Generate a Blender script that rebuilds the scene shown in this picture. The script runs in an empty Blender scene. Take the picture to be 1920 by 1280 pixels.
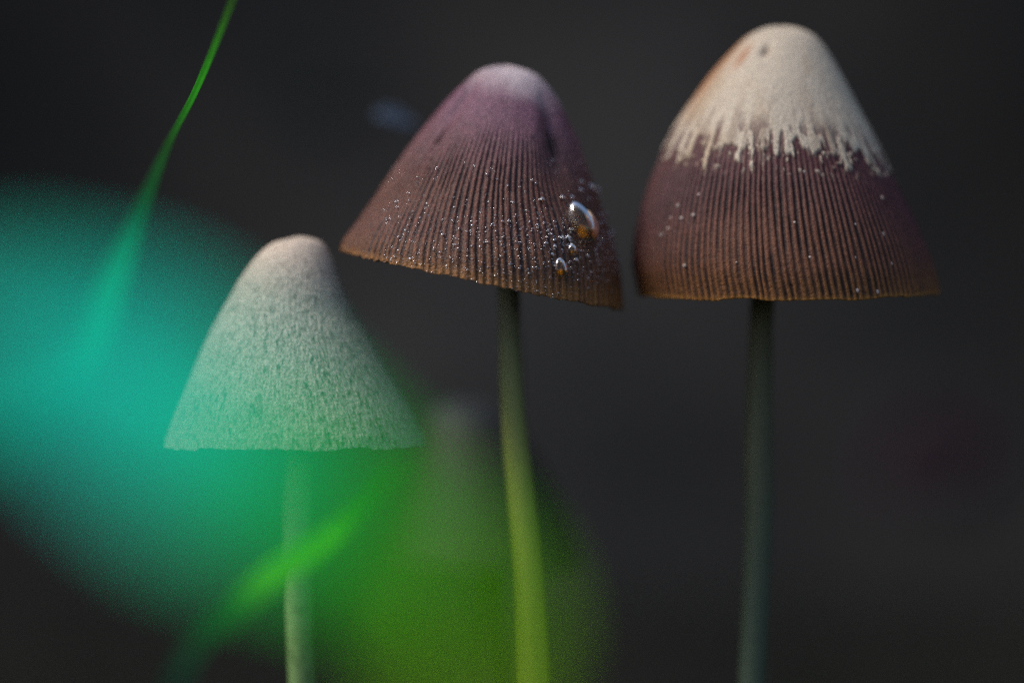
import bpy, math
import numpy as np
from mathutils import Vector

S = bpy.context.scene
COL = S.collection
rng = np.random.default_rng(7)

# ------------------------------------------------------------------ camera
PITCH = math.radians(3.0)
FOCUS = 0.320                       # metres from the lens to the front of the caps
LENS, SENSOR = 100.0, 36.0
K = SENSOR / LENS / 1920.0          # tangent per photograph pixel
AIM_Z = 0.078                       # height above the soil of the picture centre
CAM = np.array([0.0, -FOCUS * math.cos(PITCH), AIM_Z + FOCUS * math.sin(PITCH)])
FWD = np.array([0.0, math.cos(PITCH), -math.sin(PITCH)])
UPV = np.array([0.0, math.sin(PITCH), math.cos(PITCH)])
RGT = np.array([1.0, 0.0, 0.0])

cam_d = bpy.data.cameras.new('camera')
cam = bpy.data.objects.new('camera', cam_d)
COL.objects.link(cam)
cam.location = CAM
cam.rotation_euler = (math.pi / 2 - PITCH, 0, 0)
cam_d.lens, cam_d.sensor_width = LENS, SENSOR
cam_d.clip_start, cam_d.clip_end = 0.005, 500
cam_d.dof.use_dof = True
cam_d.dof.focus_distance = FOCUS + 0.0015
cam_d.dof.aperture_fstop = 4.5
S.camera = cam

# ------------------------------------------------------------------ sky, sun, exposure
SUN_DIR = Vector((-0.62, -0.14, 0.80)).normalized()
el = math.asin(SUN_DIR.z)
w = bpy.data.worlds.new('World')
S.world = w
w.use_nodes = True
nt = w.node_tree
sky = nt.nodes.new('ShaderNodeTexSky')
sky.sky_type = 'NISHITA'
sky.sun_disc = False
sky.sun_elevation = el
sky.sun_rotation = math.atan2(SUN_DIR.x, SUN_DIR.y)
sky.dust_density = 2.0
bg = nt.nodes['Background']
nt.links.new(sky.outputs[0], bg.inputs[0])
bg.inputs[1].default_value = 0.11

sun_d = bpy.data.lights.new('sun', 'SUN')
sun_d.energy = 1.35
sun_d.angle = math.radians(18)
sun_d.color = (1.0, 0.95, 0.88)
sun = bpy.data.objects.new('sun', sun_d)
COL.objects.link(sun)
sun.rotation_euler = (-SUN_DIR).to_track_quat('-Z', 'Y').to_euler()

S.view_settings.view_transform = 'Standard'
S.view_settings.look = 'None'
S.view_settings.gamma = 1.0
S.view_settings.use_curve_mapping = False
S.view_settings.exposure = 0.38
S.cycles.use_denoising = False
S.cycles.sample_clamp_indirect = 4.0
S.cycles.max_bounces = 8


# ------------------------------------------------------------------ helpers
def P(px, py, d):
    """photograph pixel + distance along the lens axis -> world point"""
    px, py, d = np.asarray(px, float), np.asarray(py, float), np.asarray(d, float)
    return (CAM + d[..., None] * (FWD + ((px - 960) * K)[..., None] * RGT
                                  + ((640 - py) * K)[..., None] * UPV))


def project(v):
    q = v - CAM
    d = q @ FWD
    return 960 + (q @ RGT) / d / K, 640 - (q @ UPV) / d / K, d


def lin(r, g, b):
    c = np.array([r, g, b], float) / 255
    return np.where(c <= 0.04045, c / 12.92, ((c + 0.055) / 1.055) ** 2.4)


def sm(a, b, x):
    t = np.clip((x - a) / (b - a), 0, 1)
    return t * t * (3 - 2 * t)


def mix(a, b, f):
    return a + (b - a) * f[..., None]


def pnoise(u, v, nu, nv, seed):
    """smooth value noise, periodic in u (0..1), nu cells round, v in cells of nv"""
    r = np.random.default_rng(seed)
    g = r.random((nu, 256))
    x, y = (u % 1.0) * nu, v * nv
    xi, yi = np.floor(x).astype(int), np.floor(y).astype(int)
    fx, fy = x - xi, y - yi
    fx, fy = fx * fx * (3 - 2 * fx), fy * fy * (3 - 2 * fy)
    a, b = g[xi % nu, yi % 256], g[(xi + 1) % nu, yi % 256]
    c, d = g[xi % nu, (yi + 1) % 256], g[(xi + 1) % nu, (yi + 1) % 256]
    return (a * (1 - fx) + b * fx) * (1 - fy) + (c * (1 - fx) + d * fx) * fy


def fbm(u, v, nu, nv, seed, octv=3):
    s, a, t = 0, 1.0, 0
    for k in range(octv):
        s = s + a * pnoise(u, v, nu * 2 ** k, nv * 2 ** k, seed + k * 13)
        t += a
        a *= 0.5
    return s / t


def catmull(pts, n):
    pts = np.asarray(pts, float)
    m = len(pts) - 1
    ext = np.vstack([2 * pts[0] - pts[1], pts, 2 * pts[-1] - pts[-2]])
    s = np.linspace(0, m, n)
    i = np.minimum(s.astype(int), m - 1)
    f = (s - i)[:, None]
    p0, p1, p2, p3 = ext[i], ext[i + 1], ext[i + 2], ext[i + 3]
    return 0.5 * (2 * p1 + (p2 - p0) * f + (2 * p0 - 5 * p1 + 4 * p2 - p3) * f ** 2
                  + (3 * p1 - p0 - 3 * p2 + p3) * f ** 3)


def mesh_obj(name, verts, quads, material, parent=None, col=None, smooth=True, tris=None):
    me = bpy.data.meshes.new(name)
    verts = np.asarray(verts, np.float32)
    quads = np.asarray(quads, np.int32).reshape(-1, 4)
    tris = np.zeros((0, 3), np.int32) if tris is None else np.asarray(tris, np.int32).reshape(-1, 3)
    nq, ntri = len(quads), len(tris)
    me.vertices.add(len(verts))
    me.vertices.foreach_set('co', verts.ravel())
    me.loops.add(nq * 4 + ntri * 3)
    me.loops.foreach_set('vertex_index', np.concatenate([quads.ravel(), tris.ravel()]).astype(np.int32))
    me.polygons.add(nq + ntri)
    st = np.concatenate([np.arange(nq) * 4, nq * 4 + np.arange(ntri) * 3]).astype(np.int32)
    me.polygons.foreach_set('loop_start', st)
    me.polygons.foreach_set('use_smooth', np.full(nq + ntri, smooth))
    me.update(calc_edges=True)
    if col is not None:
        at = me.color_attributes.new('tint', 'FLOAT_COLOR', 'POINT')
        c4 = np.ones((len(verts), 4), np.float32)
        c4[:, :3] = col
        at.data.foreach_set('color', c4.ravel())
    me.materials.append(material)
    o = bpy.data.objects.new(name, me)
    COL.objects.link(o)
    if parent is not None:
        o.parent = parent
    return o


def grid_quads(nr, nc, wrap=True):
    i = np.arange(nr - 1)[:, None]
    j = np.arange(nc if wrap else nc - 1)[None, :]
    a = i * nc + j
    b = i * nc + (j + 1) % nc
    return np.stack([a, b, b + nc, a + nc], -1).reshape(-1, 4)


def empty(name, loc, label, cat, group=None):
    o = bpy.data.objects.new(name, None)
    COL.objects.link(o)
    o.location = loc
    o.empty_display_size = 0.01
    o['label'], o['category'] = label, cat
    if group:
        o['group'] = group
    return o


def tag(o, label=None, cat=None, group=None, kind=None):
    for k, v in (('label', label), ('category', cat), ('group', group), ('kind', kind)):
        if v:
            o[k] = v
    return o


# ------------------------------------------------------------------ materials
def flesh_mat(name, rough, grain_scale, grain_amp, bump, spec=0.5, sss=0.0, coat=0.0):
    m = bpy.data.materials.new(name)
    m.use_nodes = True
    n, l = m.node_tree.nodes, m.node_tree.links
    bs = n['Principled BSDF']
    at = n.new('ShaderNodeVertexColor'); at.layer_name = 'tint'
    tc = n.new('ShaderNodeTexCoord')
    no = n.new('ShaderNodeTexNoise')
    no.inputs['Scale'].default_value = grain_scale
    no.inputs['Detail'].default_value = 3
    no.inputs['Roughness'].default_value = 0.7
    l.new(tc.outputs['Object'], no.inputs['Vector'])
    mr = n.new('ShaderNodeMapRange')
    mr.inputs['From Min'].default_value, mr.inputs['From Max'].default_value = 0.25, 0.75
    mr.inputs['To Min'].default_value, mr.inputs['To Max'].default_value = 1 - grain_amp, 1 + grain_amp
    l.new(no.outputs['Fac'], mr.inputs['Value'])
    mx = n.new('ShaderNodeVectorMath'); mx.operation = 'SCALE'
    l.new(at.outputs['Color'], mx.inputs[0])
    l.new(mr.outputs[0], mx.inputs['Scale'])
    l.new(mx.outputs[0], bs.inputs['Base Color'])
    bp = n.new('ShaderNodeBump')
    bp.inputs['Strength'].default_value = bump
    bp.inputs['Distance'].default_value = 0.0002
    l.new(no.outputs['Fac'], bp.inputs['Height'])
    l.new(bp.outputs[0], bs.inputs['Normal'])
    bs.inputs['Roughness'].default_value = rough
    bs.inputs['Specular IOR Level'].default_value = spec
    if coat:
        bs.inputs['Coat Weight'].default_value = coat
        bs.inputs['Coat Roughness'].default_value = 0.14
        b2 = n.new('ShaderNodeBump'); b2.inputs['Strength'].default_value = 1.0; b2.inputs['Distance'].default_value = 0.0005
        l.new(no.outputs['Fac'], b2.inputs['Height']); l.new(b2.outputs[0], bs.inputs['Coat Normal'])
    if sss:
        bs.inputs['Subsurface Weight'].default_value = sss
        bs.inputs['Subsurface Radius'].default_value = (1.0, 0.6, 0.4)
        bs.inputs['Subsurface Scale'].default_value = 0.0012
    return m


def leaf_mat(name, trans, rough=0.5, spec=0.12):
    m = bpy.data.materials.new(name)
    m.use_nodes = True
    n, l = m.node_tree.nodes, m.node_tree.links
    bs = n['Principled BSDF']
    at = n.new('ShaderNodeVertexColor'); at.layer_name = 'tint'
    tc = n.new('ShaderNodeTexCoord')
    no = n.new('ShaderNodeTexNoise')
    no.inputs['Scale'].default_value = 900
    l.new(tc.outputs['Object'], no.inputs['Vector'])
    mr = n.new('ShaderNodeMapRange')
    mr.inputs['To Min'].default_value, mr.inputs['To Max'].default_value = 0.8, 1.2
    l.new(no.outputs['Fac'], mr.inputs['Value'])
    mx = n.new('ShaderNodeVectorMath'); mx.operation = 'SCALE'
    l.new(at.outputs['Color'], mx.inputs[0]); l.new(mr.outputs[0], mx.inputs['Scale'])
    l.new(mx.outputs[0], bs.inputs['Base Color'])
    bs.inputs['Roughness'].default_value = rough
    bs.inputs['Specular IOR Level'].default_value = spec
    tr = n.new('ShaderNodeBsdfTranslucent')
    l.new(mx.outputs[0], tr.inputs['Color'])
    ms = n.new('ShaderNodeMixShader'); ms.inputs[0].default_value = trans
    l.new(bs.outputs[0], ms.inputs[1]); l.new(tr.outputs[0], ms.inputs[2])
    l.new(ms.outputs[0], n['Material Output'].inputs['Surface'])
    return m


def soil_mat(name, c1, c2, scale, rough=0.9):
    m = bpy.data.materials.new(name)
    m.use_nodes = True
    n, l = m.node_tree.nodes, m.node_tree.links
    bs = n['Principled BSDF']
    tc = n.new('ShaderNodeTexCoord')
    no = n.new('ShaderNodeTexNoise')
    no.inputs['Scale'].default_value = scale
    no.inputs['Detail'].default_value = 8
    l.new(tc.outputs['Object'], no.inputs['Vector'])
    cr = n.new('ShaderNodeValToRGB')
    cr.color_ramp.elements[0].position, cr.color_ramp.elements[1].position = 0.3, 0.75
    cr.color_ramp.elements[0].color, cr.color_ramp.elements[1].color = (*c1, 1), (*c2, 1)
    l.new(no.outputs['Fac'], cr.inputs[0])
    l.new(cr.outputs[0], bs.inputs['Base Color'])
    bp = n.new('ShaderNodeBump'); bp.inputs['Strength'].default_value = 0.6
    bp.inputs['Distance'].default_value = 0.004
    l.new(no.outputs['Fac'], bp.inputs['Height']); l.new(bp.outputs[0], bs.inputs['Normal'])
    bs.inputs['Roughness'].default_value = rough
    bs.inputs['Specular IOR Level'].default_value = 0.15
    return m


def water_mat(name, tint, rough=0.0):
    m = bpy.data.materials.new(name)
    m.use_nodes = True
    bs = m.node_tree.nodes['Principled BSDF']
    bs.inputs['Base Color'].default_value = (*tint, 1)
    bs.inputs['Transmission Weight'].default_value = 1.0
    bs.inputs['IOR'].default_value = 1.45
    bs.inputs['Roughness'].default_value = rough
    return m


M_WET = flesh_mat('wet_ribbed_cap', 0.42, 3000, 0.60, 1.0, spec=0.4, coat=0.22)
M_DRY = flesh_mat('two_tone_cap', 0.55, 3000, 0.34, 0.7, spec=0.35)
M_FUZZ = flesh_mat('frosted_cap', 0.7, 3000, 0.55, 1.0, spec=0.25)
M_STEM = flesh_mat('stem_flesh', 0.6, 1500, 0.12, 0.3, spec=0.25)
M_GILL = flesh_mat('gill_flesh', 0.8, 1500, 0.15, 0.3, spec=0.2)
M_GRASS = leaf_mat('grass_blade', 0.18)
M_DEADLEAF = leaf_mat('dead_leaf', 0.1, rough=0.6)
M_SOIL = soil_mat('dark_wet_soil', (0.004, 0.004, 0.0037), (0.013, 0.012, 0.0105), 14)
M_BANK = flesh_mat('dark_bank_soil', 0.9, 60, 0.25, 0.5, spec=0.1)
M_AMBER = water_mat('amber_water', (1.0, 0.78, 0.40))
M_WATER = water_mat('clear_water', (1.0, 1.0, 1.0))


# ------------------------------------------------------------------ ground and bank
def make_ground():
    n = 121
    a = np.linspace(-1, 1, n)
    a = np.sign(a) * (np.abs(a) ** 3.0) * 60
    X, Y = np.meshgrid(a, a)
    r = np.hypot(X, Y)
    Z = 0.004 * np.sin(X * 31 + 1) * np.cos(Y * 27) + 0.003 * np.sin(X * 83 + Y * 61)
    Z = Z * np.exp(-(r / 3) ** 2) + 0.15 * np.sin(X * 0.4) * np.sin(Y * 0.35 + 1) * sm(2, 8, r)
    v = np.stack([X, Y, Z], -1).reshape(-1, 3)
    o = mesh_obj('ground', v, grid_quads(n, n, False), M_SOIL)
    tag(o, 'dark damp soil under the mushrooms', 'ground', kind='structure')


def bank_y(x, z):
    return (0.33 + 0.42 * ((z + .03) / 1.15) ** 0.91 - 0.55 * (x / 2.6) ** 2
            - 0.012 * math.sin(x * 9 + 2 * z) * math.cos(z * 13 + 1) - 0.009 * math.sin(x * 23 + 1 + z * 9) * math.sin(z * 31))


def make_bank():
    nx, nz = 161, 90
    u = np.linspace(-1, 1, nx)[None, :]
    s = np.linspace(0, 1, nz)[:, None]
    X = u * 2.6 + 0 * s
    h = np.minimum(s / 0.7, 1.0)
    Z = -0.03 + 1.15 * h ** 1.1 + 0.25 * sm(0.7, 1, s)
    Y = 0.33 + 0.42 * h + 2.2 * sm(0.68, 1.0, s) - 0.55 * (u ** 2) + 0 * Z
    lump = (0.012 * np.sin(X * 9 + 2 * Z) * np.cos(Z * 13 + 1) + 0.009 * np.sin(X * 23 + 1 + Z * 9) * np.sin(Z * 31)
            + 0.008 * np.sin(X * 61 + Z * 47))
    Y = Y - lump
    Z = Z + 0.5 * lump
    v = np.stack([X + 0 * s, Y, Z], -1).reshape(-1, 3)
    centre_glow = np.exp(-(((X - 0.005) / 0.105) ** 2 + ((Z - 0.06) / 0.15) ** 2)) * (1 + 0.35 * np.sin(X * 37 + 3) * np.sin(Z * 41)) + 0.25 * np.sin(X * 3.1 + 1) * np.sin(Z * 4 + 2) * (np.abs(X) > .5)  # brighter picture centre painted into the bank colour; faint mottling further out
    cb = mix(np.broadcast_to(np.array([0.0128, 0.0120, 0.0112]), (nz, nx, 3)).copy(), np.broadcast_to(np.array([0.0365, 0.0347, 0.0325]), (nz, nx, 3)), np.clip(centre_glow, 0, 1.2))
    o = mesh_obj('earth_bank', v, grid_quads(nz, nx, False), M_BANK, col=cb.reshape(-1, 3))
    tag(o, 'dark shaded earth bank rising behind the mushrooms', 'bank', kind='structure')


make_ground()
make_bank()


# ------------------------------------------------------------------ mushrooms
NT, NROW = 960, 210


class Cap:
    pass


def cap_surface(left, apex, right, depth, lean, bulge=0.0):
    """rings between the left and right outlines of a cap, at the cap's own distance"""
    k = len(left)
    line = np.array(list(reversed(left)) + [apex] + list(right), float)
    nrow = NROW
    c = catmull(line, 2 * nrow + 1)
    L, R = c[nrow - 1::-1], c[nrow + 1:]
    Lw, Rw = P(L[:, 0], L[:, 1], np.full(nrow, depth)), P(R[:, 0], R[:, 1], np.full(nrow, depth))
    ctr = (Lw + Rw) / 2
    d = Rw - Lw
    rad = np.linalg.norm(d, axis=1) / 2
    e1 = d / (2 * rad[:, None])
    # near the top the outline is noisy: hold the tilt of the ring below
    wt = sm(0.0, 0.25, np.linspace(0, 1, nrow))[:, None]
    ref = e1[int(nrow * 0.3)]
    e1 = e1 * wt + ref * (1 - wt)
    e1 /= np.linalg.norm(e1, axis=1)[:, None]
    Yd = np.array([0, 1.0, 0])
    n = np.cross(e1, Yd)
    n /= np.linalg.norm(n, axis=1)[:, None]
    e2 = Yd * math.cos(lean) + n * math.sin(lean)
    th = np.arange(NT) / NT * 2 * np.pi
    ct, st = np.cos(th)[None, :, None], np.sin(th)[None, :, None]
    V = ctr[:, None] + rad[:, None, None] * (ct * e1[:, None] + st * e2[:, None])
    arc = np.concatenate([[0], np.cumsum(np.linalg.norm(np.diff(Lw, axis=0), axis=1))])
    t = arc / arc[-1]
    cp = Cap()
    cp.V, cp.t, cp.u, cp.rad, cp.ctr, cp.e1, cp.e2, cp.n = V, t, th / (2 * np.pi), rad, ctr, e1, e2, n
    cp.U, cp.T = np.meshgrid(cp.u, t)
    cp.TH = cp.U * 2 * np.pi
    return cp


def normals(V):
    du = np.roll(V, -1, 1) - np.roll(V, 1, 1)
    dv = np.gradient(V, axis=0)
    N = np.cross(du, dv)
    N /= np.linalg.norm(N, axis=2, keepdims=True) + 1e-20
    c = V.mean(axis=(0, 1))
    if ((V - c) * N).sum() < 0:
        N = -N
    return N


def cap_mesh(cp, root, base, disp, col, material, inner_col, thick=0.0005):
    N = normals(cp.V)
    V = cp.V + N * disp[..., None]
    cp.N = N
    cp.Vd = V
    # inner skin: lip, then back up inside
    rows = [V]
    cols = [col]
    for f, idx in ((0.985, NROW - 1), (0.955, NROW - 3), (0.93, int(NROW * .93)), (0.90, int(NROW * .8)),
                   (0.86, int(NROW * .6)), (0.78, int(NROW * .4)), (0.5, int(NROW * .28)), (0.02, int(NROW * .24))):
        ring = cp.ctr[idx] + (cp.V[idx] - cp.ctr[idx]) * f
        if idx == NROW - 1:
            ring = ring + (V[idx] - cp.V[idx])
        rows.append(ring[None])
        cols.append(np.broadcast_to(inner_col if idx < NROW - 1 else col[-1], (1, NT, 3)))
    A = np.concatenate(rows, 0)
    Cc = np.concatenate(cols, 0)
    nr = A.shape[0]
    v = A.reshape(-1, 3) - base
    o = mesh_obj('cap', v, grid_quads(nr, NT), material, root, col=Cc.reshape(-1, 3))
    return o


def gills(cp, root, base, color, n=72):
    """thin radial plates between the inner skin and the stem"""
    vs, qs = [], []
    rows = [int(NROW * x) for x in (0.34, 0.5, 0.65, 0.8, 0.92, 0.985)]
    m = len(rows)
    for k in range(n):
        th = 2 * np.pi * k / n
        for side in (-1, 1):
            b0 = len(vs)
            for q, idx in enumerate(rows):
                a = th + side * 0.006
                e = math.cos(a) * cp.e1[idx] + math.sin(a) * cp.e2[idx]
                outer = cp.ctr[idx] + e * cp.rad[idx] * (0.84 if q == 0 else 0.93)
                low = cp.ctr[idx] - 0.0 * cp.n[idx] + e * max(0.0022, cp.rad[idx] * (0.35 + 0.5 * (q / (m - 1)) ** 2))
                vs += [outer, low]
            for q in range(m - 1):
                a0 = b0 + 2 * q
                qs.append((a0, a0 + 1, a0 + 3, a0 + 2))
    v = np.array(vs) - base
    o = mesh_obj('gills', v, qs, M_GILL, root, col=np.broadcast_to(color, (len(v), 3)), smooth=False)
    o['kind'] = 'stuff'


def to_ground(p0, p1):
    """carry the line p0 -> p1 on down until it is a little under the soil"""
    d = p1 - p0
    k = (-0.006 - p1[2]) / d[2]
    return p1 + d * k


def tube(path, radii, nseg=36, nring=80, seed=1, rough=0.03):
    pts = catmull(path, nring)
    rr = np.interp(np.linspace(0, 1, nring), np.linspace(0, 1, len(radii)), radii)
    tang = np.gradient(pts, axis=0)
    tang /= np.linalg.norm(tang, axis=1)[:, None]
    ref = np.array([0, 1.0, 0])
    a = np.cross(tang, ref); a /= np.linalg.norm(a, axis=1)[:, None]
    b = np.cross(tang, a)
    th = np.arange(nseg) / nseg * 2 * np.pi
    U, T = np.meshgrid(th / (2 * np.pi), np.linspace(0, 1, nring))
    nz = 1 + rough * (fbm(U, T, 12, 5, seed) - 0.5) * 2
    V = pts[:, None] + (rr[:, None] * nz)[..., None] * (np.cos(th)[None, :, None] * a[:, None] + np.sin(th)[None, :, None] * b[:, None])
    return V, U, T


def stem(root, base, path, radii, col_top, col_bot, seed, specks=False):
    V, U, T = tube(path, radii, 40, 110, seed, 0.05)
    st = fbm(U, T, 26, 4, seed + 5)
    c = mix(np.broadcast_to(col_top, V.shape).copy(), np.broadcast_to(col_bot, V.shape), sm(0.15, 0.9, T))
    c = c * (0.88 + 0.24 * st)[..., None]
    if specks:
        sp = sm(0.74, 0.84, pnoise(U, T, 14, 90, seed + 9)) * sm(0.4, 0.7, T)
        c = c * (1 - 0.3 * sp)[..., None]
    v = V.reshape(-1, 3) - base
    return mesh_obj('stem', v, grid_quads(V.shape[0], V.shape[1]), M_STEM, root, col=c.reshape(-1, 3))


def groove(cp, n, seed, warp=0.25):
    # ribs wander, differ in width, and here and there two run together
    jit = 0.55 * (pnoise(cp.U, cp.T, 37, 1.3, seed) - 0.5) + 0.30 * (pnoise(cp.U, cp.T, 71, 2.0, seed + 1) - 0.5) + 0.14 * (pnoise(cp.U, cp.T, 150, 14, seed + 2) - 0.5)
    v = 0.5 + 0.5 * np.cos(2 * np.pi * (cp.U * n + jit))
    wid = 0.10 + 0.30 * pnoise(cp.U, cp.T, 64, 2.5, seed + 4)
    return sm(wid, wid + 0.62, v) * (0.6 + 0.4 * sm(0.25, 0.6, fbm(cp.U, cp.T, 80, 9, seed + 3)))


DA = FOCUS + 0.0165

# ---- the wet, ribbed, tilted mushroom
midL = [(905, 131), (880, 148), (841, 186), (800, 234), (752, 297), (704, 366), (667, 419), (645, 452), (640, 468)]
midR = [(985, 131), (1013, 147), (1046, 190), (1070, 234), (1092, 288), (1116, 352), (1144, 425), (1164, 500), (1171, 578)]
cp = cap_surface(midL, (946, 123), midR, DA, 0.0)
midcap = cp
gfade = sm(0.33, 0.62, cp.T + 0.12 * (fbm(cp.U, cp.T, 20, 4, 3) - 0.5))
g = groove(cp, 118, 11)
grain = fbm(cp.U, cp.T, 300, 90, 21, 2)
fold1 = np.exp(-((cp.TH - np.radians(320 - 10 * cp.T)) / 0.17) ** 2) * sm(0.18, 0.38, cp.T) * (1 - sm(0.5, 0.8, cp.T))
fold2 = np.exp(-((cp.TH - np.radians(222)) / 0.14) ** 2) * sm(0.1, 0.28, cp.T) * (1 - sm(0.4, 0.75, cp.T))
edge = sm(0.975, 1.0, cp.T)
disp = (-0.00020 * g * gfade - 0.0009 * fold1 - 0.0008 * fold2 + 0.00008 * (grain - 0.5)
        + 0.0006 * (fbm(cp.U, cp.T, 7, 4, 5) - 0.5) * sm(0.05, 0.4, cp.T))
top_c, pur_c = lin(214, 194, 194), lin(126, 84, 100)
rib_c, fur_c, gold_c = lin(112, 65, 48), lin(28, 18, 21), lin(146, 96, 38)
c = mix(np.broadcast_to(top_c, cp.V.shape).copy(), np.broadcast_to(pur_c, cp.V.shape),
        sm(0.07, 0.30, cp.T + 0.10 * (fbm(cp.U, cp.T, 14, 5, 31) - 0.5) + 0.07 * np.cos(cp.TH - np.radians(190))))
c = mix(c, np.broadcast_to(rib_c, c.shape), sm(0.26, 0.80, cp.T + 0.06 * np.cos(cp.TH - np.radians(180))))
c = mix(c, np.broadcast_to(gold_c, c.shape), 0.35 * sm(0.88, 1.0, cp.T))
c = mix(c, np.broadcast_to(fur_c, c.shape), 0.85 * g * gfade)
c = mix(c, np.broadcast_to(fur_c * 1.6, c.shape), 0.35 * fold1)
c = c * (0.75 + 0.5 * fbm(cp.U, cp.T, 160, 60, 41, 2))[..., None]
c = mix(c, np.broadcast_to(gold_c * 1.25, c.shape), edge * (0.25 + 0.75 * fbm(cp.U, cp.T, 200, 3, 51)))  # glow of light through the thin rim, painted as a golden edge
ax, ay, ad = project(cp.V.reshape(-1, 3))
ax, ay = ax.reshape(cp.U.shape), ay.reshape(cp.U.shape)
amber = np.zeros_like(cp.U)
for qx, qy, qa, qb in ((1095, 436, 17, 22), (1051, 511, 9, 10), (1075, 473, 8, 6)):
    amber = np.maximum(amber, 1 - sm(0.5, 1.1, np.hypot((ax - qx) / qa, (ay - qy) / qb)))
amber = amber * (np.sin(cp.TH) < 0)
wet = np.exp(-(((ax - 1082 + 0.35 * (ay - 440)) / 46) ** 2 + ((ay - 448) / 78) ** 2)) * sm(0.2, 0.55, fbm(cp.U, cp.T, 90, 14, 55)) * (np.sin(cp.TH) < 0)
c = c * (1 - 0.5 * wet)[..., None]
c = mix(c, np.broadcast_to(lin(226, 146, 30), c.shape), 0.85 * amber)  # light focused through the drops, painted as golden patches beneath them
rimj = 0.0005 * (fbm(cp.U, cp.T, 150, 1, 61) - 0.5)
cp.V = cp.V - cp.n[:, None, :] * (rimj * sm(0.93, 1.0, cp.T))[..., None]
axis_in = midcap.ctr[int(NROW * .45)]
spath = [axis_in, P(953., 545., DA), P(955., 640., DA), P(962., 780., DA), P(975., 920., DA), P(989., 1080., DA), P(998., 1280., DA)]
spath.append(to_ground(spath[-2], spath[-1]))
base_m = np.array([spath[-1][0], spath[-1][1], 0.0])
root = empty('mushroom', base_m, 'wet purple-brown ribbed mushroom with tilted cap and water drops', 'mushroom', 'conical mushrooms in the hollow')
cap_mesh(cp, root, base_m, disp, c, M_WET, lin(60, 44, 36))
gills(cp, root, base_m, lin(52, 42, 36))
stem(root, base_m, spath, [0.0012, 0.0013, 0.0013, 0.0014, 0.0016, 0.0018, 0.002, 0.0024], lin(118, 116, 92), lin(172, 192, 60), 71)  # light and blade veil on the lower stem painted as brighter yellow-green

# ---- the two-tone mushroom
rL = [(1428, 57), (1390, 78), (1332, 140), (1288, 203), (1250, 272), (1219, 340), (1197, 415), (1186, 490), (1194, 553)]
rR = [(1505, 54), (1541, 82), (1584, 152), (1620, 222), (1655, 294), (1690, 364), (1720, 428), (1746, 494), (1758, 547)]
DR = DA + 0.002
cp = cap_surface(rL, (1467, 49), rR, DR, 0.008)
rightcap = cp
g = groove(cp, 132, 12)
fing = sm(0.40, 0.56, pnoise(cp.U + 0.004 * pnoise(cp.U, cp.T, 60, 20, 86), cp.T, 150, 1.2, 82))
leng = 0.30 + 0.70 * sm(0.25, 0.85, pnoise(cp.U, cp.T * 0, 64, 1, 87))
ext = (0.066 * fing * leng + 0.06 * (pnoise(cp.U, cp.T * 0, 13, 1, 83) - 0.5) + 0.13 * (fbm(cp.U, cp.T, 130, 34, 81, 3) - 0.5)
       + 0.05 * (pnoise(cp.U, cp.T, 48, 3, 88) - 0.5))
cream_m = 1 - sm(0.488, 0.516, cp.T - ext)
hole = sm(0.56, 0.70, pnoise(cp.U, cp.T, 130, 20, 84)) * sm(0.38, 0.50, cp.T)
cream_m = cream_m * (1 - 0.8 * hole)
spk = sm(0.80, 0.86, pnoise(cp.U, cp.T, 190, 70, 85)) * (1 - sm(0.55, 0.62, cp.T)) * sm(0.47, 0.52, cp.T)
cream_m = np.maximum(cream_m, spk)
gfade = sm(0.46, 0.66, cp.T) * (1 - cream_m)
grain = fbm(cp.U, cp.T, 300, 90, 22, 2)
dent1 = np.exp(-(((cp.TH - np.radians(247)) / 0.10) ** 2 + ((cp.T - 0.175) / 0.022) ** 2))
dent2 = np.exp(-(((cp.TH - np.radians(222)) / 0.12) ** 2 + ((cp.T - 0.20) / 0.05) ** 2))
disp = (-0.00022 * g * gfade + 0.00022 * cream_m * sm(0.3, 0.5, cp.T) - 0.0006 * dent1 + 0.00007 * (grain - 0.5)
        + 0.0005 * (fbm(cp.U, cp.T, 7, 4, 6) - 0.5) * sm(0.05, 0.4, cp.T))
cream_c, tan_c = lin(206, 189, 166), lin(176, 146, 112)
rib_c, fur_c, red_c, gold_c = lin(116, 70, 44), lin(29, 19, 21), lin(94, 54, 54), lin(148, 100, 38)
brown = mix(np.broadcast_to(red_c, cp.V.shape).copy(), np.broadcast_to(rib_c, cp.V.shape), sm(0.55, 0.95, cp.T + 0.12 * np.cos(2 * (cp.TH - np.radians(270))) - 0.05))
brown = mix(brown, np.broadcast_to(gold_c, brown.shape), 0.4 * sm(0.86, 1, cp.T))
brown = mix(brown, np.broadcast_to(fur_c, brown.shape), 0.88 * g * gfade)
brown = brown * (0.78 + 0.44 * fbm(cp.U, cp.T, 150, 60, 42, 2))[..., None]
crm = mix(np.broadcast_to(cream_c, cp.V.shape).copy(), np.broadcast_to(tan_c, cp.V.shape),
          0.55 * sm(0.45, 0.75, fbm(cp.U, cp.T, 16, 5, 91)) * sm(0.1, 0.3, cp.T))
crm = mix(crm, np.broadcast_to(lin(170, 104, 56), crm.shape), np.clip(0.8 * dent2, 0, 1))
crm = mix(crm, np.broadcast_to(lin(176, 116, 70), crm.shape), 0.9 * np.exp(-((cp.TH - np.radians(186)) / 0.28) ** 2) * sm(.06, .16, cp.T) * (1 - sm(0.3, 0.5, cp.T)))
crm = mix(crm, np.broadcast_to(lin(120, 100, 90), crm.shape), 0.7 * dent1)
streak = sm(0.62, 0.78, pnoise(cp.U, cp.T, 120, 6, 92)) * sm(0.30, 0.46, cp.T)
crm = mix(crm, np.broadcast_to(lin(140, 116, 98), crm.shape), 0.5 * streak)
c = mix(brown, crm, cream_m)
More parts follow.
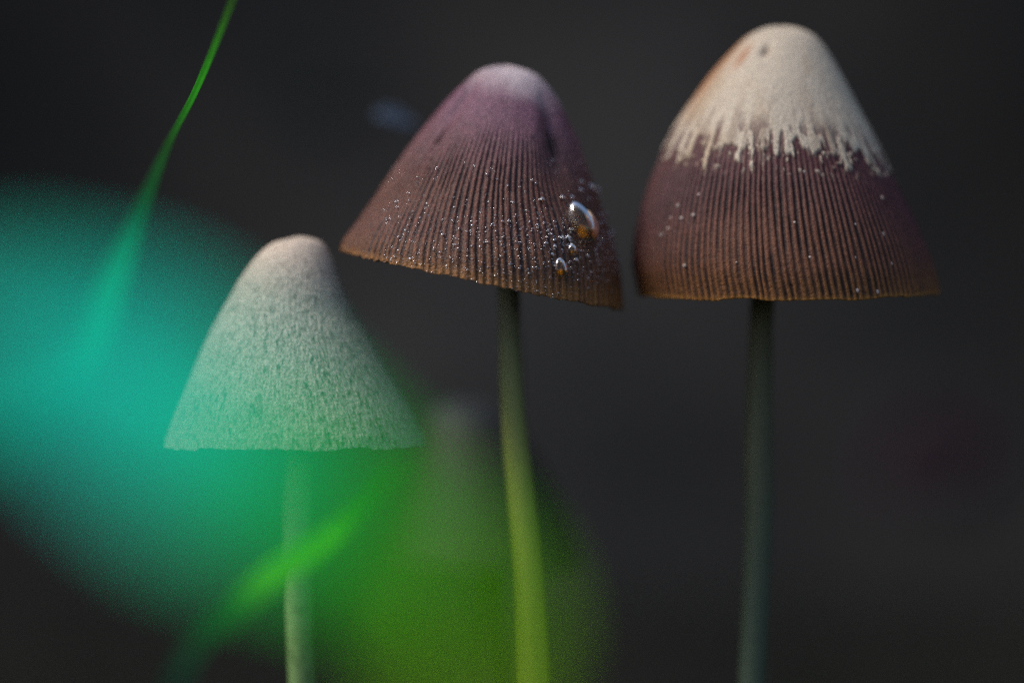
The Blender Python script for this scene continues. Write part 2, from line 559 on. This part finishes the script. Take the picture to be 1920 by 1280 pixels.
c = mix(c, np.broadcast_to(gold_c * 1.2, c.shape), sm(0.98, 1.0, cp.T) * (0.3 + 0.7 * fbm(cp.U, cp.T, 200, 3, 52)))  # light shining through the rim painted on as a golden line
rimj = 0.0006 * (fbm(cp.U, cp.T, 40, 1, 62, 3) - 0.5)
cp.V = cp.V - cp.n[:, None, :] * (rimj * sm(0.93, 1.0, cp.T))[..., None]
axis_in = cp.ctr[int(NROW * .45)]
spath = [axis_in, P(1430., 560., DR), P(1426., 680., DR), P(1423., 850., DR), P(1424., 960., DR), P(1418., 1100., DR), P(1410., 1280., DR)]
spath.append(to_ground(spath[-2], spath[-1]))
base_r = np.array([spath[-1][0], spath[-1][1], 0.0])
root = empty('mushroom', base_r, 'brown ribbed mushroom with cream top dripping down its cap', 'mushroom', 'conical mushrooms in the hollow')
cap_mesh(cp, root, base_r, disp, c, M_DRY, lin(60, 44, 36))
gills(cp, root, base_r, lin(52, 42, 36))
stem(root, base_r, spath, [0.0014, 0.0014, 0.00145, 0.0017, 0.00165, 0.0016, 0.0016, 0.0022], lin(92, 90, 68), lin(80, 92, 74), 72)

# ---- the pale frosted mushroom
lL = [(538, 449), (511, 456), (480, 482), (452, 521), (424, 572), (395, 624), (364, 690), (336, 756), (318, 810), (313, 836)]
lR = [(590, 447), (608, 458), (622, 484), (640, 530), (663, 583), (692, 632), (722, 682), (756, 742), (786, 800), (798, 834)]
DL = FOCUS + 0.0145
cp = cap_surface(lL, (565, 443), lR, DL, -0.055)
g1 = fbm(cp.U, cp.T, 300, 60, 101, 2)
g2 = fbm(cp.U, cp.T, 320, 26, 102, 2)
ridge = 1 - np.abs(2 * fbm(cp.U, cp.T, 230, 44, 103, 2) - 1)
fz = sm(0.12, 0.4, cp.T)
disp = (0.00014 * (ridge - 0.8) * fz + 0.0001 * (g1 - 0.5) * fz + 0.0004 * (fbm(cp.U, cp.T, 7, 4, 7) - 0.5) * sm(0.05, 0.4, cp.T))
pale, mid_c, dk = lin(220, 200, 178), lin(192, 186, 168), lin(92, 92, 80)
c = mix(np.broadcast_to(pale, cp.V.shape).copy(), np.broadcast_to(mid_c, cp.V.shape), sm(0.1, 0.45, cp.T))
spot = sm(0.48, 0.78, 0.55 * g1 + 0.45 * g2) * fz
c = mix(c, np.broadcast_to(dk, c.shape), 0.9 * spot)
c = mix(c, np.broadcast_to(lin(206, 206, 190), c.shape), 0.55 * sm(0.82, 0.97, ridge) * fz)
rimj = 0.0007 * (fbm(cp.U, cp.T, 50, 1, 63, 3) - 0.5)
cp.V = cp.V - cp.n[:, None, :] * (rimj * sm(0.93, 1.0, cp.T))[..., None]
axis_in = cp.ctr[int(NROW * .45)]
spath = [axis_in, P(558., 830., DL), P(557., 920., DL), P(559., 1040., DL), P(562., 1160., DL), P(567., 1280., DL)]
spath.append(to_ground(spath[-2], spath[-1]))
base_l = np.array([spath[-1][0], spath[-1][1], 0.0])
root = empty('mushroom', base_l, 'short pale mushroom with frosted cap behind blurred green blade', 'mushroom', 'conical mushrooms in the hollow')
cap_mesh(cp, root, base_l, disp, c, M_FUZZ, lin(90, 84, 72))
gills(cp, root, base_l, lin(84, 78, 66))
stem(root, base_l, spath, [0.0015, 0.0016, 0.0016, 0.00158, 0.0016, 0.0016, 0.0022], lin(196, 228, 164), lin(118, 148, 88), 73, True)

# ---- the small mushroom far behind the tilted one
NT_keep, NROW_keep = NT, NROW
NT, NROW = 160, 60
bL = [(835, 758), (808, 776), (792, 812), (778, 862), (762, 920), (744, 985), (730, 1040)]
bR = [(922, 760), (950, 782), (985, 832), (1020, 890), (1050, 950), (1074, 1010), (1088, 1060)]
DB = FOCUS + 0.07
cp = cap_surface(bL, (878, 753), bR, DB, 0.0)
c = mix(np.broadcast_to(lin(52, 57, 56), cp.V.shape).copy(), np.broadcast_to(lin(54, 45, 38), cp.V.shape), sm(0.12, 0.35, cp.T))  # highlight along the crown painted in as a bluish-grey top
spath = [cp.ctr[int(NROW * .45)], P(905., 1040., DB), P(905., 1180., DB), P(908., 1300., DB)]
spath.append(to_ground(spath[-2], spath[-1]))
base_b = np.array([spath[-1][0], spath[-1][1], 0.0])
root = empty('mushroom', base_b, 'dim brown mushroom out of focus behind the tilted mushroom\'s stem', 'mushroom', 'conical mushrooms in the hollow')
cap_mesh(cp, root, base_b, 0.0003 * (fbm(cp.U, cp.T, 20, 6, 8) - 0.5), c, M_DRY, lin(50, 40, 34))
gills(cp, root, base_b, lin(50, 40, 34), 40)
stem(root, base_b, spath, [0.0016, 0.0017, 0.0018, 0.0019, 0.0024], lin(40, 40, 32), lin(44, 46, 36), 74)
NT, NROW = NT_keep, NROW_keep


# ------------------------------------------------------------------ blades
def blade(name, path, widths, thick, face, cols, label, cat='grass', mat=M_GRASS, nring=90, group=None, fold=0.25):
    """a leaf blade: swept lens-shaped section with a shallow keel. face = rough facing direction per control point"""
    pts = catmull(path, nring)
    s = np.linspace(0, 1, nring)
    wd = np.interp(s, np.linspace(0, 1, len(widths)), widths)
    face = catmull(np.asarray(face, float), nring) if len(face) > 1 else np.repeat(np.asarray(face, float), nring, 0)
    tg = np.gradient(pts, axis=0)
    tg /= np.linalg.norm(tg, axis=1)[:, None]
    side = np.cross(tg, face); side /= np.linalg.norm(side, axis=1)[:, None]
    nrm = np.cross(side, tg)
    ns = 14
    th = np.arange(ns) / ns * 2 * np.pi
    x = np.cos(th)
    y = np.sin(th)
    V = (pts[:, None] + (wd[:, None] / 2 * x[None])[..., None] * side[:, None]
         + ((thick / 2 * y[None]) * (0.3 + 0.7 * (wd / wd.max()))[:, None] + wd[:, None] / 2 * fold * np.abs(x)[None])[..., None] * nrm[:, None])
    cc = np.stack([np.interp(s, np.linspace(0, 1, len(cols)), np.array(cols)[:, i]) for i in range(3)], -1)
    C = np.broadcast_to(cc[:, None], V.shape).copy()
    vein = 0.88 + 0.24 * np.random.default_rng(len(label)).random(ns)
    C *= vein[None, :, None]
    base = pts[0].copy(); base[2] = max(base[2], 0) if base[2] > 0 else 0.0
    o = mesh_obj(name, V.reshape(-1, 3) - base, grid_quads(nring, ns), mat, col=C.reshape(-1, 3))
    o.location = base
    tag(o, label, cat, group)
    return o


GRP = 'grass blades around the mushrooms'
# the broad blade close to the lens: rises at the right, arches over to the left
D1 = 0.145
p = [P(870., 1330., D1), P(878., 1250., D1), P(846., 1138., D1), P(690., 1008., D1), P(430., 868., D1 + .001), P(210., 715., D1 + .002), P(-20., 635., D1 + .003), P(-260., 590., D1 + .006)]
foot = to_ground(P(868., 1500., D1), p[0])
foot = np.array([p[0][0] + 0.001, p[0][1], -0.006])
midp = (foot + p[0]) / 2
p = [foot, midp] + p
blade('grass_blade', p, [.003, .003, .0032, .0044, .0052, .0050, .0096, .0092, .0070, .001], 0.0003,
      [(-0.35, -0.75, 0.85)],
      [lin(120, 160, 10), lin(120, 160, 10), lin(124, 170, 0), lin(130, 180, 0), lin(150, 205, 0), lin(156, 218, 0), lin(156, 220, 0), lin(146, 220, 0), lin(130, 216, 0),
       lin(80, 212, 0), lin(20, 210, 0), lin(0, 216, 50), lin(10, 236, 156), lin(50, 246, 206), lin(10, 238, 202), lin(0, 212, 176), lin(0, 195, 160), lin(0, 190, 170), lin(0, 190, 170)],  # bluish sky reflection painted into the stops as teal towards the tip
      'broad blurred blade arching in front of pale mushroom, teal tip and green base', 'grass', group=GRP, nring=140)

# the tall thin blade leaning away
p = [P(-420., 1000., .170), P(-60., 830., .200), P(100., 735., .232), P(170., 640., .265), P(214., 520., .282), P(262., 400., .297), P(316., 270., .312), P(372., 160., .3225), P(436., 0., .338), P(500., -180., .352)]
p = [np.array([p[0][0] - 0.004, p[0][1] - 0.003, -0.005])] + p
blade('grass_blade', p, [.003, .0032, .0032, .0032, .0032, .0030, .0022, .0013, .0007, .0008, .0006, .0003], 0.0002,
      [(0.3, -1, 0.7)],
      [lin(40, 150, 70)] * 2 + [lin(0, 170, 120)] * 2 + [lin(20, 190, 120), lin(20, 180, 110), lin(20, 100, 50), lin(40, 88, 30), lin(52, 158, 24), lin(56, 100, 22), lin(44, 84, 20)],
      'tall thin grass blade leaning across the dark bank', 'grass', group=GRP)

# the short bent blade crossing the pale mushroom's stem
p = [P(330., 1285., .268), P(440., 1150., .274), P(505., 1090., .277), P(565., 1050., .280), P(625., 1008., .282), P(690., 940., .278), P(750., 870., .270), P(790., 815., .262)]
p = [np.array([p[0][0] - 0.012, p[0][1], -0.005]), (p[0] + np.array([p[0][0] - 0.012, p[0][1], -0.005])) / 2] + p
blade('grass_blade', p, [.0016, .0016, .0016, .0022, .0026, .0028, .0024, .0016, .0013, .0003], 0.0002,
      [(0.1, -1, 0.5)],
      [lin(20, 60, 40), lin(20, 60, 40), lin(20, 70, 50), lin(40, 120, 30), lin(112, 236, 0), lin(112, 238, 0), lin(100, 222, 0), lin(50, 130, 20), lin(50, 120, 20), lin(50, 120, 20)],  # skylight on the upturned stretch painted in as much brighter stops
      'short bright blade bent across the pale mushroom\'s stem', 'grass', group=GRP)


# ------------------------------------------------------------------ water
_px, _py, _dd = project(midcap.Vd.reshape(-1, 3))
_front = (midcap.TH.reshape(-1) > np.pi) & (midcap.TH.reshape(-1) < 2 * np.pi)


def on_cap(cpx, px, py, cache={}):
    k = id(cpx)
    if k not in cache:
        a, b, d = project(cpx.Vd.reshape(-1, 3))
        f = (cpx.TH.reshape(-1) >= np.pi * 0.98)
        cache[k] = (a, b, np.where(f, 0, 1e9))
    a, b, pen = cache[k]
    i = np.argmin((a - px) ** 2 + (b - py) ** 2 + pen)
    return cpx.Vd.reshape(-1, 3)[i], cpx.N.reshape(-1, 3)[i]


def frame_at(nrm, spin=0.0):
    up = np.array([0, 0, 1.0])
    v = up - nrm * (up @ nrm); v /= np.linalg.norm(v)
    h = np.cross(v, nrm)
    c, s = math.cos(spin), math.sin(spin)
    return h * c + v * s, v * c - h * s


def sphere_grid(nu, nv):
    th = np.arange(nu) / nu * 2 * np.pi
    ph = np.linspace(0.001, np.pi - 0.001, nv)
    PH, TH = np.meshgrid(ph, th, indexing='ij')
    return np.stack([np.sin(PH) * np.cos(TH), np.sin(PH) * np.sin(TH), np.cos(PH)], -1).reshape(-1, 3), grid_quads(nv, nu)


SPH, SPHQ = sphere_grid(32, 20)
MM = 0.00006 * 1.02      # one photograph pixel at the cap, in metres


def droplet(px, py, wx, hy, tz, mat, label, spin=0.0, sink=0.35):
    pt, nr = on_cap(midcap, px, py)
    h, v = frame_at(nr, spin)
    q = SPH.copy()
    sag = 1 + 0.22 * (-q[:, 1])                       # heavier at the foot
    q[:, 0] *= sag
    tzz = tz * MM * (1 + 0.25 * (-q[:, 1]))
    V = (q[:, 0] * wx * MM)[:, None] * h + (q[:, 1] * hy * MM)[:, None] * v + (q[:, 2] * tzz)[:, None] * nr
    o = mesh_obj('water_drop', V + nr * (tz * MM * (1 - 2 * sink)), SPHQ, mat)
    o.location = pt
    tag(o, label, 'water drop', 'water drops on the wet cap')
    return o


droplet(1086, 419, 30, 43, 25, M_AMBER, 'largest amber water drop on the ribbed cap, with white highlight', spin=0.22)
droplet(1050, 503, 14, 19, 12, M_AMBER, 'amber water drop near rim, the lowest of the three drops', spin=0.1)
droplet(1072, 467, 10, 11, 8, M_AMBER, 'small amber water drop between the largest and lowest drops')
for (x, y, r) in [(1053, 447, 5), (1108, 352, 8), (1089, 343, 5), (1089, 357, 5), (1072, 371, 5), (1053, 370, 5), (1130, 354, 7), (1132, 403, 6), (1156, 438, 6), (1017, 375, 5), (1063, 446, 6), (1079, 487, 5), (1036, 478, 4), (1101, 482, 5), (1040, 462, 4)]:
    droplet(x, y, r, r, r * 0.8, M_WATER, 'tiny clear water bead beside the amber drops on the ribbed cap')


def beads(name, cpx, n, box, rlo, rhi, mat, label, dens, seed, spots=None, sit=0.3):
    r = np.random.default_rng(seed)
    u0, q0 = sphere_grid(8, 6)
    a, b, d = project(cpx.Vd.reshape(-1, 3))
    TH = cpx.TH.reshape(-1)
    ok = np.where((TH > np.pi * 1.02) & (TH < np.pi * 1.98) & (a > box[0]) & (a < box[2]) & (b > box[1]) & (b < box[3]))[0]
    wgt = dens(a[ok], b[ok])
    idx = r.choice(ok, n, p=wgt / wgt.sum(), replace=False)
    rad = (rlo + (rhi - rlo) * r.random(n) ** 2.5) * MM
    pt, nr = cpx.Vd.reshape(-1, 3)[idx], cpx.N.reshape(-1, 3)[idx]
    if spots is not None:
        s = [on_cap(cpx, x, y) for x, y, _ in spots]
        pt, nr = np.array([k[0] for k in s]), np.array([k[1] for k in s])
        rad = np.array([k[2] for k in spots]) * MM
        n = len(spots)
    V = pt[:, None] + nr[:, None] * (rad * sit)[:, None, None] + u0[None] * rad[:, None, None]
    Q = (q0[None] + (np.arange(n) * len(u0))[:, None, None]).reshape(-1, 4)
    base = pt.mean(0)
    V = V.reshape(-1, 3) - base
    o = mesh_obj(name, V, Q, mat, col=np.broadcast_to(lin(190, 170, 160), V.shape))
    o.location = base
    tag(o, label, 'dew' if 'dew' in name else 'dust', kind='stuff')


beads('dew', midcap, 1150, (720, 300, 1160, 575), 0.9, 3.0, M_WATER, 'fine dew glittering on the ribs of the wet cap',
      lambda a, b: np.exp(-((b - 465) / 65.) ** 2) * (0.35 + np.exp(-((a - 1010) / 120.) ** 2)) + 0.04, 5)
spots = [(1258, 410, 4), (1277, 408, 4), (1300, 405, 4.5), (1252, 430, 4), (1240, 440, 4), (1310, 365, 4), (1270, 385, 4), (1283, 498, 4), (1381, 493, 2.5),
         (1490, 418, 3), (1519, 481, 3.5), (1605, 420, 3), (1603, 484, 3.5), (1657, 438, 5), (1671, 494, 4.5), (1655, 370, 4), (1607, 545, 5), (1646, 547, 5), (1508, 323, 4)]
beads('spore_dust', rightcap, 10, (1300, 300, 1600, 500), 1, 2, M_FUZZ, 'pale specks dotted over the brown half of the two-tone cap', lambda a, b: a * 0 + 1, 6, spots, sit=-0.35)

# ------------------------------------------------------------------ behind: a curled dry leaf on a twig, fallen leaves on the bank
D2 = FOCUS + 0.05
p = [P(985., 1300., D2 + .01), P(968., 900., D2 + .008), P(950., 520., D2 + .006), P(880., 330., D2 + .003), P(765., 232., D2)]
p = [np.array([p[0][0], p[0][1], -0.004])] + p
V, U, T = tube(p, [.0006, .0006, .0005, .0004, .0003, .0002], 10, 60, 3)
b0 = np.array([p[0][0], p[0][1], 0.0])
rt = empty('dry_twig', b0, 'thin dark twig holding a small leaf with a blue-grey sky glint behind the tilted cap', 'twig')
mesh_obj('stalk', V.reshape(-1, 3) - b0, grid_quads(60, 10), M_DEADLEAF, rt, col=np.broadcast_to(lin(34, 30, 30), (600, 3)))


def leaf_mesh(name, ctr, a1, a2, length, width, color, parent=None, base=None, seed=0, curl=0.3):
    n, m = 24, 9
    s = np.linspace(0, 1, n)[:, None]
    q = np.linspace(-1, 1, m)[None, :]
    wv = width / 2 * np.sin(np.pi * s ** 0.8) ** 0.8
    nr = np.cross(a1, a2); nr /= np.linalg.norm(nr)
    z = curl * width * (q ** 2) * np.sin(np.pi * s) + 0.05 * length * np.sin(5 * s + seed)
    top = ctr + ((s - 0.5) * length * np.ones_like(q))[..., None] * a1 + (wv * q)[..., None] * a2 + z[..., None] * nr
    bot = top - nr * 0.0002
    A = np.concatenate([top, bot], 0).reshape(-1, 3)
    base = ctr if base is None else base
    Q = grid_quads(n, m, False)
    Q2 = Q[:, ::-1] + n * m
    i = np.arange(n - 1)
    e1 = np.stack([i * m, (i + 1) * m, (i + 1) * m + n * m, i * m + n * m], -1)
    e2 = np.stack([i * m + m - 1, i * m + m - 1 + n * m, (i + 1) * m + m - 1 + n * m, (i + 1) * m + m - 1], -1)
    o = mesh_obj(name, A - base, np.concatenate([Q, Q2, e1, e2]), M_DEADLEAF, parent, col=np.broadcast_to(color, A.shape))
    if parent is None:
        o.location = base
    return o


leaf_mesh('leaf', P(742., 226., D2), np.array([0.96, 0.1, -0.22]), np.array([0.15, 0.72, 0.62]), 0.0060, 0.0030, lin(88, 99, 114), rt, b0, 1)  # sky glint on the leaf painted as its blue-grey tint
for i, (x, y, d, ln, wd, cc, lb) in enumerate([
        (1750., 850., .72, .036, .022, lin(52, 34, 40), 'fallen reddish leaf lying blurred on the dark bank beside the two-tone mushroom'),
        (570., 165., .66, .03, .016, lin(30, 38, 34), 'fallen greenish leaf on the dark bank above the pale mushroom')]):
    pt = P(x, y, d)
    # slide along the sight line to the bank's face
    yb = bank_y(pt[0], pt[2])
    k = (yb - 0.004 - CAM[1]) / (pt[1] - CAM[1])
    pt = CAM + (pt - CAM) * k
    o = leaf_mesh('fallen_leaf', pt, np.array([0.9, 0.137, 0.376]), np.array([-0.4, 0.31, 0.85]), ln, wd, cc, seed=i, curl=0.1)
    tag(o, lb, 'leaf')

# ------------------------------------------------------------------ moss on the soil
r = np.random.default_rng(99)
n = 9000
x = r.normal(0, .16, n); y = r.normal(0.08, .13, n)
hgt = 0.004 + 0.008 * r.random(n)
ang = r.random(n) * 6.283
ca, sa = np.cos(ang), np.sin(ang)
wv = 0.0006
z0 = -0.008
tip = np.stack([x + ca * hgt * .5 * r.normal(0, 1, n), y + sa * hgt * .5 * r.normal(0, 1, n), hgt], -1)
v = np.stack([np.stack([x - sa * wv, y + ca * wv, np.full(n, z0)], -1), np.stack([x + sa * wv, y - ca * wv, np.full(n, z0)], -1),
              np.stack([x + ca * wv, y + sa * wv, np.full(n, z0)], -1), tip], 1).reshape(-1, 3)
k = (np.arange(n) * 4)[:, None]
tri = np.concatenate([k + np.array([[0, 1, 3]]), k + np.array([[1, 2, 3]]), k + np.array([[2, 0, 3]])])
o = mesh_obj('moss', v, np.zeros((0, 4), int), M_GRASS, col=np.broadcast_to(lin(32, 37, 25), (len(v), 3)), tris=tri)
tag(o, 'low dark moss growing over the damp soil', 'moss', kind='stuff')
